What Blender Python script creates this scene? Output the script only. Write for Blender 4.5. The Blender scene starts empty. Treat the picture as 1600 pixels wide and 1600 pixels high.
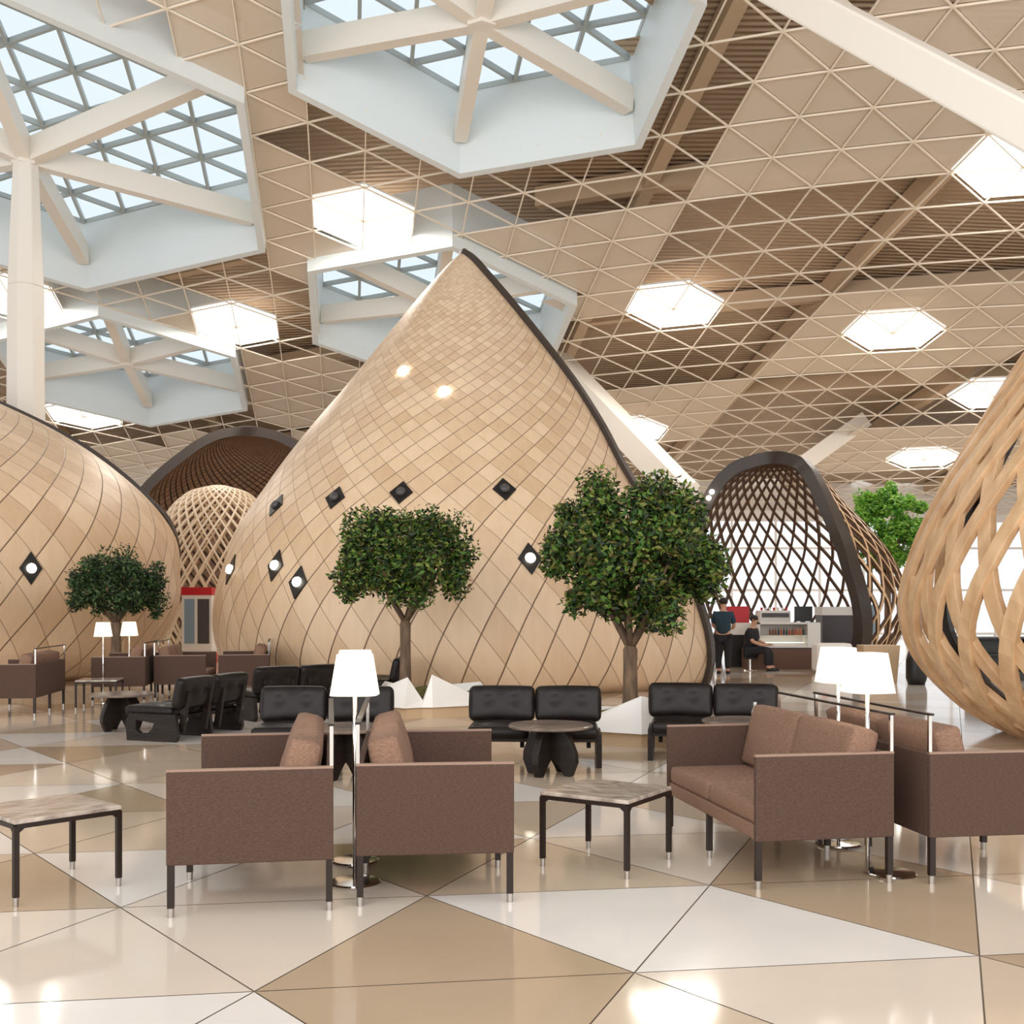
import bpy, bmesh, math, random
import numpy as np
from mathutils import Vector, Matrix
PI = math.pi
R = math.radians
random.seed(7)
S = bpy.context.scene
C = S.collection

# ------------------------------------------------------------------ camera, world, lights, exposure
cam_d = bpy.data.cameras.new('camera'); cam = bpy.data.objects.new('camera', cam_d); C.objects.link(cam)
cam.location = (0, 0, 1.5); cam.rotation_euler = (PI/2, 0, 0)
cam_d.sensor_width = 36.0; cam_d.lens = 36.0*1700/1600; cam_d.shift_y = 145/1600
cam_d.clip_end = 300
S.camera = cam
w = bpy.data.worlds.new('world'); S.world = w; w.use_nodes = True
wb = w.node_tree.nodes['Background']; wb.inputs[0].default_value = (0.95, 0.975, 1.0, 1); wb.inputs[1].default_value = 0.85
S.view_settings.view_transform = 'Standard'; S.view_settings.look = 'None'
S.view_settings.gamma = 1.0; S.view_settings.use_curve_mapping = False
S.view_settings.exposure = 0.47
LAMP_STRENGTH = 2.2; LAMP_POWER = 270.
S.cycles.use_denoising = True
S.cycles.max_bounces = 8; S.cycles.diffuse_bounces = 4; S.cycles.glossy_bounces = 4
S.cycles.transparent_max_bounces = 16; S.cycles.sample_clamp_indirect = 4.0
S.cycles.caustics_reflective = False; S.cycles.caustics_refractive = False

def area(name, loc, rot, size, power, col):
    d = bpy.data.lights.new(name, 'AREA'); d.shape = 'RECTANGLE'; d.size, d.size_y = size; d.energy = power; d.color = col
    o = bpy.data.objects.new(name, d); C.objects.link(o); o.location = loc; o.rotation_euler = rot
    return o
# added fill lamp behind the camera, tilted up to brighten the ceiling
area('rear_fill', (0, -6, 6), (R(106), 0, 0), (44, 10), 3300, (1.0, 0.96, 0.92))

# ------------------------------------------------------------------ materials
def mat(name, col, rough=.6, metal=0., spec=.5, coat=0.):
    m = bpy.data.materials.new(name); m.use_nodes = True
    b = m.node_tree.nodes['Principled BSDF']
    b.inputs['Base Color'].default_value = (*col, 1); b.inputs['Roughness'].default_value = rough
    b.inputs['Metallic'].default_value = metal; b.inputs['Specular IOR Level'].default_value = spec
    b.inputs['Coat Weight'].default_value = coat
    return m
def N_(m): return m.node_tree.nodes, m.node_tree.links, m.node_tree.nodes['Principled BSDF']
def srgb(r, g, b):
    f = lambda c: (c/255/12.92) if c/255 <= .04045 else ((c/255+.055)/1.055)**2.4
    return (f(r), f(g), f(b))
def ramp(n, pts):
    r = n.new('ShaderNodeValToRGB'); e = r.color_ramp.elements
    e[0].position, e[0].color = pts[0][0], (*pts[0][1], 1)
    e[1].position, e[1].color = pts[-1][0], (*pts[-1][1], 1)
    for p, c in pts[1:-1]:
        x = e.new(p); x.color = (*c, 1)
    return r
def noisy(m, c1, c2, scale=(8, 8, 8), detail=4, bump=0., nscale=1.):
    n, l, b = N_(m)
    tc = n.new('ShaderNodeTexCoord'); mp = n.new('ShaderNodeMapping'); mp.inputs['Scale'].default_value = scale
    nz = n.new('ShaderNodeTexNoise'); nz.inputs['Scale'].default_value = nscale; nz.inputs['Detail'].default_value = detail
    l.new(tc.outputs['Object'], mp.inputs[0]); l.new(mp.outputs[0], nz.inputs['Vector'])
    r = ramp(n, [(.3, c1), (.7, c2)]); l.new(nz.outputs[0], r.inputs[0]); l.new(r.outputs[0], b.inputs['Base Color'])
    if bump:
        bp = n.new('ShaderNodeBump'); bp.inputs['Strength'].default_value = bump; bp.inputs['Distance'].default_value = .01
        l.new(nz.outputs[0], bp.inputs['Height']); l.new(bp.outputs[0], b.inputs['Normal'])
    return m
M = {}
M['white'] = mat('white_paint', srgb(236, 232, 226), .45)
M['skywhite'] = mat('daylight_tinted_white', srgb(222, 230, 232), .4)  # skylight white, its cool daylight tint put into the colour
M['grid'] = mat('ceiling_bar_paint', srgb(238, 226, 208), .5)
M['steelwhite'] = mat('white_steel', srgb(232, 226, 216), .4)
M['mullion'] = mat('mullion_grey', srgb(176, 182, 180), .4)
M['rim'] = mat('dark_rim_metal', srgb(58, 48, 42), .45)
M['darkwood'] = noisy(mat('dark_stained_wood', srgb(36, 28, 24), .4, spec=.25), srgb(24, 18, 15), srgb(40, 31, 26), (3, 3, 30))
M['leg'] = mat('dark_brown_metal', srgb(38, 27, 22), .45, spec=.3)
M['chrome'] = mat('chrome', (.85, .83, .8), .12, 1.)
M['steel'] = mat('brushed_steel', (.46, .43, .4), .35, 1.)
M['black'] = mat('black_plastic', srgb(24, 22, 22), .4)
M['leather'] = noisy(mat('dark_leather', srgb(24, 18, 17), .4, spec=.22), srgb(22, 17, 16), srgb(32, 25, 23), (14, 14, 14), bump=.15)
M['red'] = mat('red_lacquer', srgb(196, 30, 42), .4)
M['bark'] = noisy(mat('bark', srgb(92, 74, 58), .85), srgb(70, 55, 43), srgb(124, 100, 78), (14, 14, 3), bump=.6)
M['moss'] = noisy(mat('moss', srgb(84, 80, 36), .9), srgb(60, 58, 26), srgb(110, 104, 50), (12, 12, 12), bump=1.)
M['trouser'] = mat('dark_cloth', srgb(34, 32, 38), .8)
M['teal'] = mat('dark_teal_cloth', srgb(34, 60, 74), .8)
M['maroon'] = mat('dark_red_cloth', srgb(110, 36, 44), .8)
M['skin'] = mat('skin', srgb(206, 158, 130), .55)
M['hair'] = mat('dark_hair', srgb(38, 30, 28), .6)
M['bluegrey'] = mat('blue_grey_panel', srgb(132, 158, 176), .35)
M['tan'] = mat('tan_board', srgb(196, 168, 134), .5)
M['warmfloor'] = mat('brown_counter_front', srgb(104, 72, 56), .5)
M['greydark'] = mat('dark_grey_panel', srgb(74, 70, 72), .4)

# brown woven fabric
def fabric(name, ca, cb_):
    m = mat(name, ca, .85); n, l, b = N_(m)
    tc = n.new('ShaderNodeTexCoord'); mp = n.new('ShaderNodeMapping'); mp.inputs['Scale'].default_value = (60, 60, 240)
    nz = n.new('ShaderNodeTexNoise'); nz.inputs['Scale'].default_value = 1; nz.inputs['Detail'].default_value = 3
    l.new(tc.outputs['Object'], mp.inputs[0]); l.new(mp.outputs[0], nz.inputs['Vector'])
    r = ramp(n, [(.35, ca), (.65, cb_)]); l.new(nz.outputs[0], r.inputs[0]); l.new(r.outputs[0], b.inputs['Base Color'])
    bp = n.new('ShaderNodeBump'); bp.inputs['Strength'].default_value = .3; bp.inputs['Distance'].default_value = .004
    l.new(nz.outputs[0], bp.inputs['Height']); l.new(bp.outputs[0], b.inputs['Normal'])
    return m
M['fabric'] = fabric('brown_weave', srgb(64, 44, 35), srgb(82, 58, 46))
M['cushion'] = fabric('top_lit_weave', srgb(110, 82, 65), srgb(136, 104, 85))  # sofa weave made lighter, light from above put into the colour
M['edge_highlight'] = mat('edge_highlight_brown', srgb(140, 114, 98), .6)  # pale strip on arm tops, edge highlight put into the colour
# grey marble
def marble():
    m = mat('grey_marble', srgb(160, 148, 138), .16); n, l, b = N_(m)
    tc = n.new('ShaderNodeTexCoord'); mp = n.new('ShaderNodeMapping'); mp.inputs['Scale'].default_value = (3, 9, 3); mp.inputs['Rotation'].default_value = (0, 0, .5)
    nz = n.new('ShaderNodeTexNoise'); nz.inputs['Scale'].default_value = 1.6; nz.inputs['Detail'].default_value = 8; nz.inputs['Distortion'].default_value = 1.2
    l.new(tc.outputs['Object'], mp.inputs[0]); l.new(mp.outputs[0], nz.inputs['Vector'])
    r = ramp(n, [(.3, srgb(112, 100, 92)), (.5, srgb(168, 154, 142)), (.7, srgb(200, 188, 176))]); l.new(nz.outputs[0], r.inputs[0]); l.new(r.outputs[0], b.inputs['Base Color'])
    return m
M['marble'] = marble()
M['darkstone'] = noisy(mat('grey_brown_stone', srgb(112, 98, 88), .22), srgb(92, 78, 70), srgb(134, 118, 106), (3, 8, 3), 6)
# polished floor stone, one material a tone
def stone(name, c, dark=.93):
    m = mat(name, c, .09); n, l, b = N_(m)
    noisy(m, tuple(x*dark for x in c), tuple(min(1, x*1.03) for x in c), (1.2, 1.2, 1.2), 5, nscale=1.0)
    b.inputs['Specular IOR Level'].default_value = .4
    return m
FL = [stone('stone_white', srgb(226, 219, 211)), stone('stone_pale', srgb(216, 202, 186)),
      stone('stone_beige', srgb(200, 182, 160)), stone('stone_tan', srgb(180, 158, 132))]
M['joint'] = mat('joint', srgb(120, 104, 88), .6)

# shingle wood: UV pattern of diamonds, one tone per tile
def shingle(name, c1, c2, line, lw=.022, spread=.5):
    m = mat(name, c1, .42); n, l, b = N_(m)
    uv = n.new('ShaderNodeUVMap'); sp = n.new('ShaderNodeSeparateXYZ'); l.new(uv.outputs[0], sp.inputs[0])
    def mth(op, a, b2=None):
        x = n.new('ShaderNodeMath'); x.operation = op
        for i, q in enumerate((a, b2)):
            if q is None: continue
            if isinstance(q, (int, float)): x.inputs[i].default_value = q
            else: l.new(q, x.inputs[i])
        return x.outputs[0]
    A = mth('ADD', sp.outputs[0], sp.outputs[1]); B = mth('SUBTRACT', sp.outputs[0], sp.outputs[1])
    fa, fb = mth('FLOOR', A), mth('FLOOR', B)
    ra, rb = mth('FRACT', A), mth('FRACT', B)
    cx = n.new('ShaderNodeCombineXYZ'); l.new(fa, cx.inputs[0]); l.new(fb, cx.inputs[1])
    wn = n.new('ShaderNodeTexWhiteNoise'); wn.noise_dimensions = '3D'; l.new(cx.outputs[0], wn.inputs['Vector'])
    tc = n.new('ShaderNodeTexCoord'); mp = n.new('ShaderNodeMapping'); mp.inputs['Scale'].default_value = (5, 5, .8)
    l.new(tc.outputs['Object'], mp.inputs[0])
    va = n.new('ShaderNodeVectorMath'); va.operation = 'ADD'; l.new(mp.outputs[0], va.inputs[0])
    sc = n.new('ShaderNodeVectorMath'); sc.operation = 'SCALE'; sc.inputs['Scale'].default_value = 20.; l.new(wn.outputs['Color'], sc.inputs[0]); l.new(sc.outputs[0], va.inputs[1])
    nz = n.new('ShaderNodeTexNoise'); nz.inputs['Scale'].default_value = 1.5; nz.inputs['Detail'].default_value = 6; l.new(va.outputs[0], nz.inputs['Vector'])
    mixv = mth('ADD', mth('MULTIPLY', wn.outputs['Value'], spread), mth('MULTIPLY', nz.outputs[0], 1-spread))
    r = ramp(n, [(.15, c1), (.85, c2)]); l.new(mixv, r.inputs[0])
    ea = mth('MINIMUM', mth('MINIMUM', ra, mth('SUBTRACT', 1., ra)), mth('MINIMUM', rb, mth('SUBTRACT', 1., rb)))
    l1 = mth('LESS_THAN', mth('MINIMUM', rb, mth('SUBTRACT', 1., rb)), lw); l2 = mth('LESS_THAN', mth('MINIMUM', ra, mth('SUBTRACT', 1., ra)), lw*.6)
    lm = mth('MAXIMUM', mth('MULTIPLY', l1, .9), mth('MULTIPLY', l2, .55))
    mx = n.new('ShaderNodeMix'); mx.data_type = 'RGBA'; l.new(lm, mx.inputs[0]); l.new(r.outputs[0], mx.inputs[6]); mx.inputs[7].default_value = (*line, 1)
    l.new(mx.outputs[2], b.inputs['Base Color'])
    hgt = mth('MINIMUM', ea, lw*1.6)
    hs = mth('ADD', mth('MULTIPLY', hgt, 8.), mth('MULTIPLY', ra, .25))
    bp = n.new('ShaderNodeBump'); bp.inputs['Strength'].default_value = .5; bp.inputs['Distance'].default_value = .04
    l.new(hs, bp.inputs['Height']); l.new(bp.outputs[0], b.inputs['Normal'])
    return m
M['shingle'] = shingle('pale_wood_shingle', srgb(204, 172, 138), srgb(230, 204, 172), srgb(96, 68, 48))
M['brownshingle'] = shingle('brown_wood_slats', srgb(150, 120, 98), srgb(176, 142, 116), srgb(52, 38, 30), .13)
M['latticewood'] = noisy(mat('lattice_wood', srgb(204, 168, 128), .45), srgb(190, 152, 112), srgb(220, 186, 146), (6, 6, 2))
M['darklattice'] = mat('backlit_lattice_shade', srgb(96, 70, 52), .5)  # inner and side strip faces, backlit shade put into the wood colour
M['palelattice'] = mat('pale_lattice_wood', srgb(226, 204, 176), .5)

def emit(name, col, s):
    m = bpy.data.materials.new(name); m.use_nodes = True; n = m.node_tree.nodes; n.clear()
    e = n.new('ShaderNodeEmission'); o = n.new('ShaderNodeOutputMaterial'); e.inputs[0].default_value = (*col, 1); e.inputs[1].default_value = s
    m.node_tree.links.new(e.outputs[0], o.inputs[0]); return m
M['hexlight'] = emit('ceiling_diffuser', (1.0, .95, .88), LAMP_STRENGTH)
M['globe'] = emit('globe', (1.0, .9, .72), 6.)
M['spotglow'] = emit('spot_glow', (1.0, .95, .85), 8.)
M['signglow'] = emit('case_glow', (1.0, .96, .82), 1.6)
def shade():
    m = bpy.data.materials.new('lamp_shade'); m.use_nodes = True; n = m.node_tree.nodes; l = m.node_tree.links; n.clear()
    t = n.new('ShaderNodeBsdfTranslucent'); t.inputs[0].default_value = (.95, .92, .86, 1)
    d = n.new('ShaderNodeBsdfDiffuse'); d.inputs[0].default_value = (.95, .93, .88, 1)
    e = n.new('ShaderNodeEmission'); e.inputs[0].default_value = (1, .93, .8, 1); e.inputs[1].default_value = .2
    a = n.new('ShaderNodeMixShader'); a2 = n.new('ShaderNodeAddShader'); o = n.new('ShaderNodeOutputMaterial')
    l.new(t.outputs[0], a.inputs[1]); l.new(d.outputs[0], a.inputs[2]); l.new(a.outputs[0], a2.inputs[0]); l.new(e.outputs[0], a2.inputs[1]); l.new(a2.outputs[0], o.inputs[0])
    return m
M['shade'] = shade()
def thru(name, col, alpha, rough=.5, tint=(.97, .985, 1)):
    m = bpy.data.materials.new(name); m.use_nodes = True; n = m.node_tree.nodes; l = m.node_tree.links; n.clear()
    t = n.new('ShaderNodeBsdfTransparent'); t.inputs[0].default_value = (*tint, 1)
    p = n.new('ShaderNodeBsdfPrincipled'); p.inputs['Base Color'].default_value = (*col, 1); p.inputs['Roughness'].default_value = rough
    mx = n.new('ShaderNodeMixShader'); mx.inputs[0].default_value = alpha; o = n.new('ShaderNodeOutputMaterial')
    l.new(t.outputs[0], mx.inputs[1]); l.new(p.outputs[0], mx.inputs[2]); l.new(mx.outputs[0], o.inputs[0])
    return m
M['skyglass'] = thru('blue_tinted_glass', (.9, .95, 1), .05, .05, (.76, .85, .91))
M['glass'] = thru('window_glass', (.9, .95, 1), .06, .05)
M['panelmesh'] = thru('woven_ceiling_mesh', srgb(226, 212, 194), .8, .7)
def leafmat(name, cols, trans=.25):
    m = mat(name, cols[0], .5); n, l, b = N_(m)
    g = n.new('ShaderNodeNewGeometry'); r = ramp(n, [(i/(len(cols)-1), c) for i, c in enumerate(cols)])
    l.new(g.outputs['Random Per Island'], r.inputs[0]); l.new(r.outputs[0], b.inputs['Base Color'])
    t = n.new('ShaderNodeBsdfTranslucent'); l.new(r.outputs[0], t.inputs[0])
    mx = n.new('ShaderNodeMixShader'); mx.inputs[0].default_value = trans
    o = n['Material Output']; l.new(b.outputs[0], mx.inputs[1]); l.new(t.outputs[0], mx.inputs[2]); l.new(mx.outputs[0], o.inputs[0])
    return m
M['leaf'] = leafmat('ficus_leaf', [srgb(16, 26, 12), srgb(28, 50, 18), srgb(46, 82, 28), srgb(78, 118, 40), srgb(128, 140, 60), srgb(78, 50, 26)])
M['leafdark'] = leafmat('dark_ficus_leaf', [srgb(20, 32, 18), srgb(34, 56, 28), srgb(50, 80, 38), srgb(82, 104, 52)])
M['leafbright'] = leafmat('bright_leaf', [srgb(56, 110, 36), srgb(88, 150, 48), srgb(124, 180, 62), srgb(160, 196, 84)], .4)
def deckmat():
    m = mat('corrugated_deck', srgb(184, 160, 134), .6); n, l, b = N_(m)
    tc = n.new('ShaderNodeTexCoord'); mp = n.new('ShaderNodeMapping'); mp.inputs['Rotation'].default_value = (0, 0, R(8))
    wv = n.new('ShaderNodeTexWave'); wv.bands_direction = 'Y'; wv.inputs['Scale'].default_value = 1.8
    l.new(tc.outputs['Object'], mp.inputs[0]); l.new(mp.outputs[0], wv.inputs[0])
    bp = n.new('ShaderNodeBump'); bp.inputs['Strength'].default_value = .9; bp.inputs['Distance'].default_value = .08
    l.new(wv.outputs['Fac'], bp.inputs['Height']); l.new(bp.outputs[0], b.inputs['Normal'])
    return m
M['deck'] = deckmat()
M['beam'] = mat('ceiling_beam_paint', srgb(196, 172, 144), .6)

# ------------------------------------------------------------------ mesh helpers
class MB:
    def __init__(s): s.v = []; s.f = []; s.m = []
    def add(s, vs, fs, mi=0):
        o = len(s.v); s.v += [tuple(p) for p in vs]; s.f += [tuple(i+o for i in f) for f in fs]; s.m += [mi]*len(fs); return s
    def box(s, x0, x1, y0, y1, z0, z1, mi=0, mx=None):
        vs = [Vector((x, y, z)) for z in (z0, z1) for y in (y0, y1) for x in (x0, x1)]
        if mx: vs = [mx @ p for p in vs]
        return s.add(vs, [(0, 2, 3, 1), (4, 5, 7, 6), (0, 1, 5, 4), (1, 3, 7, 5), (3, 2, 6, 7), (2, 0, 4, 6)], mi)
    def bar(s, p0, p1, w, h, up=(0, 0, 1), mi=0, w1=None, h1=None):
        p0, p1, up = Vector(p0), Vector(p1), Vector(up); t = (p1-p0).normalized(); sd = t.cross(up).normalized(); u = sd.cross(t)
        w1 = w if w1 is None else w1; h1 = h if h1 is None else h1
        vs = []
        for p, a, b in ((p0, w, h), (p1, w1, h1)):
            vs += [p-sd*a/2-u*b/2, p+sd*a/2-u*b/2, p+sd*a/2+u*b/2, p-sd*a/2+u*b/2]
        return s.add(vs, [(0, 1, 2, 3), (7, 6, 5, 4), (0, 4, 5, 1), (1, 5, 6, 2), (2, 6, 7, 3), (3, 7, 4, 0)], mi)
    def cyl(s, p0, p1, r0, r1=None, n=16, mi=0):
        p0, p1 = Vector(p0), Vector(p1); r1 = r0 if r1 is None else r1; t = (p1-p0).normalized()
        a = Vector((1, 0, 0)) if abs(t.x) < .9 else Vector((0, 1, 0)); x = t.cross(a).normalized(); y = t.cross(x)
        vs = []
        for p, r in ((p0, r0), (p1, r1)):
            vs += [p+x*r*math.cos(2*PI*i/n)+y*r*math.sin(2*PI*i/n) for i in range(n)]
        fs = [(i, i+n, (i+1) % n+n, (i+1) % n) for i in range(n)]+[tuple(range(n)), tuple(range(2*n-1, n-1, -1))]
        return s.add(vs, fs, mi)
    def lathe(s, prof, c=(0, 0, 0), n=24, mi=0, sx=1., sy=1.):
        vs = [(c[0]+r*sx*math.cos(2*PI*i/n), c[1]+r*sy*math.sin(2*PI*i/n), c[2]+z) for r, z in prof for i in range(n)]
        fs = []
        for k in range(len(prof)-1):
            for i in range(n): fs.append((k*n+i, k*n+(i+1) % n, (k+1)*n+(i+1) % n, (k+1)*n+i))
        fs.append(tuple(range(n-1, -1, -1))); fs.append(tuple((len(prof)-1)*n+i for i in range(n)))
        return s.add(vs, fs, mi)
    def prism(s, poly, t0, t1, fr, mi=0):
        """poly of (a,b) extruded along c from t0 to t1; fr(a,b,c) gives a point"""
        n = len(poly); vs = [fr(a, b, t0) for a, b in poly]+[fr(a, b, t1) for a, b in poly]
        fs = [tuple(range(n-1, -1, -1)), tuple(range(n, 2*n))]+[(i, (i+1) % n, (i+1) % n+n, i+n) for i in range(n)]
        return s.add(vs, fs, mi)
    def build(s, name, mats, parent=None, smooth=False, bevel=0., solid=0., seg=2):
        me = bpy.data.meshes.new(name); me.from_pydata(s.v, [], s.f); me.update()
        if not isinstance(mats, (list, tuple)): mats = [mats]
        for m in mats: me.materials.append(m)
        if len(mats) > 1: me.polygons.foreach_set('material_index', s.m)
        if smooth: me.polygons.foreach_set('use_smooth', [True]*len(me.polygons))
        o = bpy.data.objects.new(name, me); C.objects.link(o)
        if parent: o.parent = parent
        if bevel:
            b = o.modifiers.new('bevel', 'BEVEL'); b.width = bevel; b.segments = seg; b.limit_method = 'ANGLE'
        if solid:
            b = o.modifiers.new('solid', 'SOLIDIFY'); b.thickness = solid; b.offset = -1
        return o
def empty(name, loc=(0, 0, 0), rz=0.):
    o = bpy.data.objects.new(name, None); o.empty_display_size = .2; C.objects.link(o); o.location = loc; o.rotation_euler = (0, 0, rz); return o
def tag(o, label, cat, group=None, kind=None):
    o['label'] = label; o['category'] = cat
    if group: o['group'] = group
    if kind: o['kind'] = kind
    return o
def struct(o, label=None, cat=None):
    o['kind'] = 'structure'
    if label: o['label'] = label
    if cat: o['category'] = cat
    return o
def thing(name, label, cat, loc=(0, 0, 0), rz=0., group=None): return tag(empty(name, loc, rz), label, cat, group)
KIDS = {}
def kids(o):
    return [c for c in bpy.data.objects if c.parent == o]
def dup(o, parent=None, loc=None, rz=None, label=None):
    c = o.copy(); C.objects.link(c)
    if parent: c.parent = parent
    if loc is not None: c.location = loc
    if rz is not None: c.rotation_euler = (0, 0, rz)
    if label: c['label'] = label
    for ch in kids(o): dup(ch, c)
    return c
def rbox(mb, sx, sy, sz, r, mx, n=6, puff=0., tuft=(), td=.02, tw=.045, mi=0):
    """rounded, slightly puffed cushion; tuft = button positions on the +-x faces"""
    half = Vector((sx/2, sy/2, sz/2)); idx = {}; vs = []; fs = []
    dims = (sx, sy, sz)
    cnt = [max(2, int(n*d/max(dims))) for d in dims]
    ny = [max(3, int(round(d/max(dims)*n))) for d in dims]
    def pt(p):
        k = tuple(round(q, 5) for q in p)
        if k in idx: return idx[k]
        inner = Vector([max(-half[i]+r, min(half[i]-r, p[i])) for i in range(3)])
        d = Vector(p)-inner
        q = inner+(d.normalized()*r if d.length > 1e-9 else d)
        for ax in range(3):
            o1, o2 = (ax+1) % 3, (ax+2) % 3
            if abs(abs(p[ax])-half[ax]) < 1e-6:
                u, v = p[o1]/half[o1], p[o2]/half[o2]
                q[ax] += math.copysign(puff*(1-u*u)*(1-v*v), p[ax])*(1 if ax == 0 else .4)
                if ax == 0:
                    for (ty, tz) in tuft:
                        dd = (p[1]-ty)**2+(p[2]-tz)**2; q[0] -= math.copysign(td*math.exp(-dd/tw**2), p[0])
        idx[k] = len(vs); vs.append(mx @ q); return idx[k]
    for ax in range(3):
        o1, o2 = (ax+1) % 3, (ax+2) % 3
        for sg in (-1, 1):
            n1, n2 = ny[o1], ny[o2]
            g = [[None]*(n2+1) for _ in range(n1+1)]
            for i in range(n1+1):
                for j in range(n2+1):
                    p = [0, 0, 0]; p[ax] = sg*half[ax]
                    # denser at the rims
                    f = lambda t: math.sin((t-.5)*PI)*.5
                    p[o1] = f(i/n1)*dims[o1]; p[o2] = f(j/n2)*dims[o2]
                    g[i][j] = pt(p)
            for i in range(n1):
                for j in range(n2):
                    q = (g[i][j], g[i+1][j], g[i+1][j+1], g[i][j+1]); fs.append(q if sg > 0 else q[::-1])
    mb.add(vs, fs, mi); return mb

# ------------------------------------------------------------------ floor: equilateral stone triangles
FO, FE1, FE2 = Vector((-1.0, 4.22)), Vector((1.499, .215)), Vector((.559, 1.385))
TONE_U = {(0, 0): 3, (1, 0): 0, (-1, 0): 1, (0, -1): 0, (1, -1): 2, (2, 0): 1, (-1, 1): 1, (0, 1): 2, (1, 1): 3, (-2, 1): 3, (-2, 2): 2, (-1, 2): 0, (2, 1): 2, (0, 2): 0, (1, 2): 1, (-3, 2): 0, (-3, 3): 3}
TONE_D = {(0, 0): 0, (-1, 0): 1, (0, -1): 3, (1, -1): 1, (-1, -1): 0, (1, 0): 3, (2, -1): 3, (-1, 1): 3, (0, 1): 1, (-2, 1): 0, (-2, 0): 1, (1, 1): 0, (-3, 2): 2, (-2, 2): 1, (2, 0): 2, (0, 2): 2, (-3, 1): 2}
fl = MB(); rng = random.Random(11)
def tone(i, j, k):
    T = TONE_U if k == 0 else TONE_D
    if (i, j) in T: return T[(i, j)]
    h = math.sin((i//2)*12.9898+(j//2)*78.233+k*3.7)*43758.5453; h -= math.floor(h)
    h2 = math.sin(i*39.3+j*11.1+k*17.7)*24634.63; h2 -= math.floor(h2)
    t = .55*h+.45*h2
    return 0 if t < .34 else 1 if t < .52 else 2 if t < .76 else 3
for i in range(-44, 32):
    for j in range(-6, 42):
        for k in (0, 1):
            ids = ((i, j), (i+1, j), (i, j+1)) if k == 0 else ((i+1, j), (i+1, j+1), (i, j+1))
            P = [FO+FE1*a+FE2*b for a, b in ids]; c = (P[0]+P[1]+P[2])/3
            if not (-34 < c.x < 34 and -3.5 < c.y < 53): continue
            g = .0035
            P = [p+(c-p).normalized()*g*2 for p in P]
            o = len(fl.v); fl.v += [(p.x, p.y, 0.) for p in P]; fl.f.append((o, o+1, o+2)); fl.m.append(tone(i, j, k))
fl.add([(-34, -4, -.004), (34, -4, -.004), (34, 53, -.004), (-34, 53, -.004)], [(0, 1, 2, 3)], 4)
fl.box(-34, 34, -4, 53, -.3, -.02, 4)
struct(fl.build('floor', FL+[M['joint']]))

# ------------------------------------------------------------------ ceiling surface on a triangular lattice (cell 1.5 m)
CELL = 1.5
c_, s_, tx_, ty_ = 0.93117530, -0.36457175, 3.44303179, 13.81913103
CO = (6.33229, -0.61965, -2.1584, -0.37541, 0.18231, -0.13419, 0.21933, 0.05162, 0.11297, 0.04003)
def zf(x, y):                     # metres in, metres out
    X, Y = x/CELL, y/CELL
    X = max(-22, min(20, X)); Y = max(4, min(36, Y))
    a, b = X/10, (Y-20)/10
    z = CO[0]+CO[1]*a+CO[2]*b+CO[3]*a*a+CO[4]*a*b+CO[5]*b*b+CO[6]*a*a*b+CO[7]*a*b*b+CO[8]*b**3+CO[9]*a**3
    return z*CELL+1.5
def plan(a, b):
    px, py = a+b/2, b*math.sqrt(3)/2
    return (c_*px-s_*py+tx_)*CELL, (s_*px+c_*py+ty_)*CELL
def cpt(a, b, dz=0.):
    x, y = plan(a, b); return Vector((x, y, zf(x, y)+dz))
SKY = [(-3.2, -1.1, 2.83, 3), (-11.0, -1.1, 3.95, 4), (-11.1, 6.9, 2.83, 3), (-19.0, 6.9, 2.83, 3)]
LAMPS = [(-9, 3), (-15, 6), (1, 4), (-7, 8), (-4, 10), (-4, 14), (-8, 19), (-13, 15), (-17, 3), (-23, 9)]
hexd = lambda a, b: max(abs(a), abs(b), abs(a+b))
insky = lambda a, b, m=0.: any(hexd(a-p, b-q) < r+m for p, q, r, _ in SKY)
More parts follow.
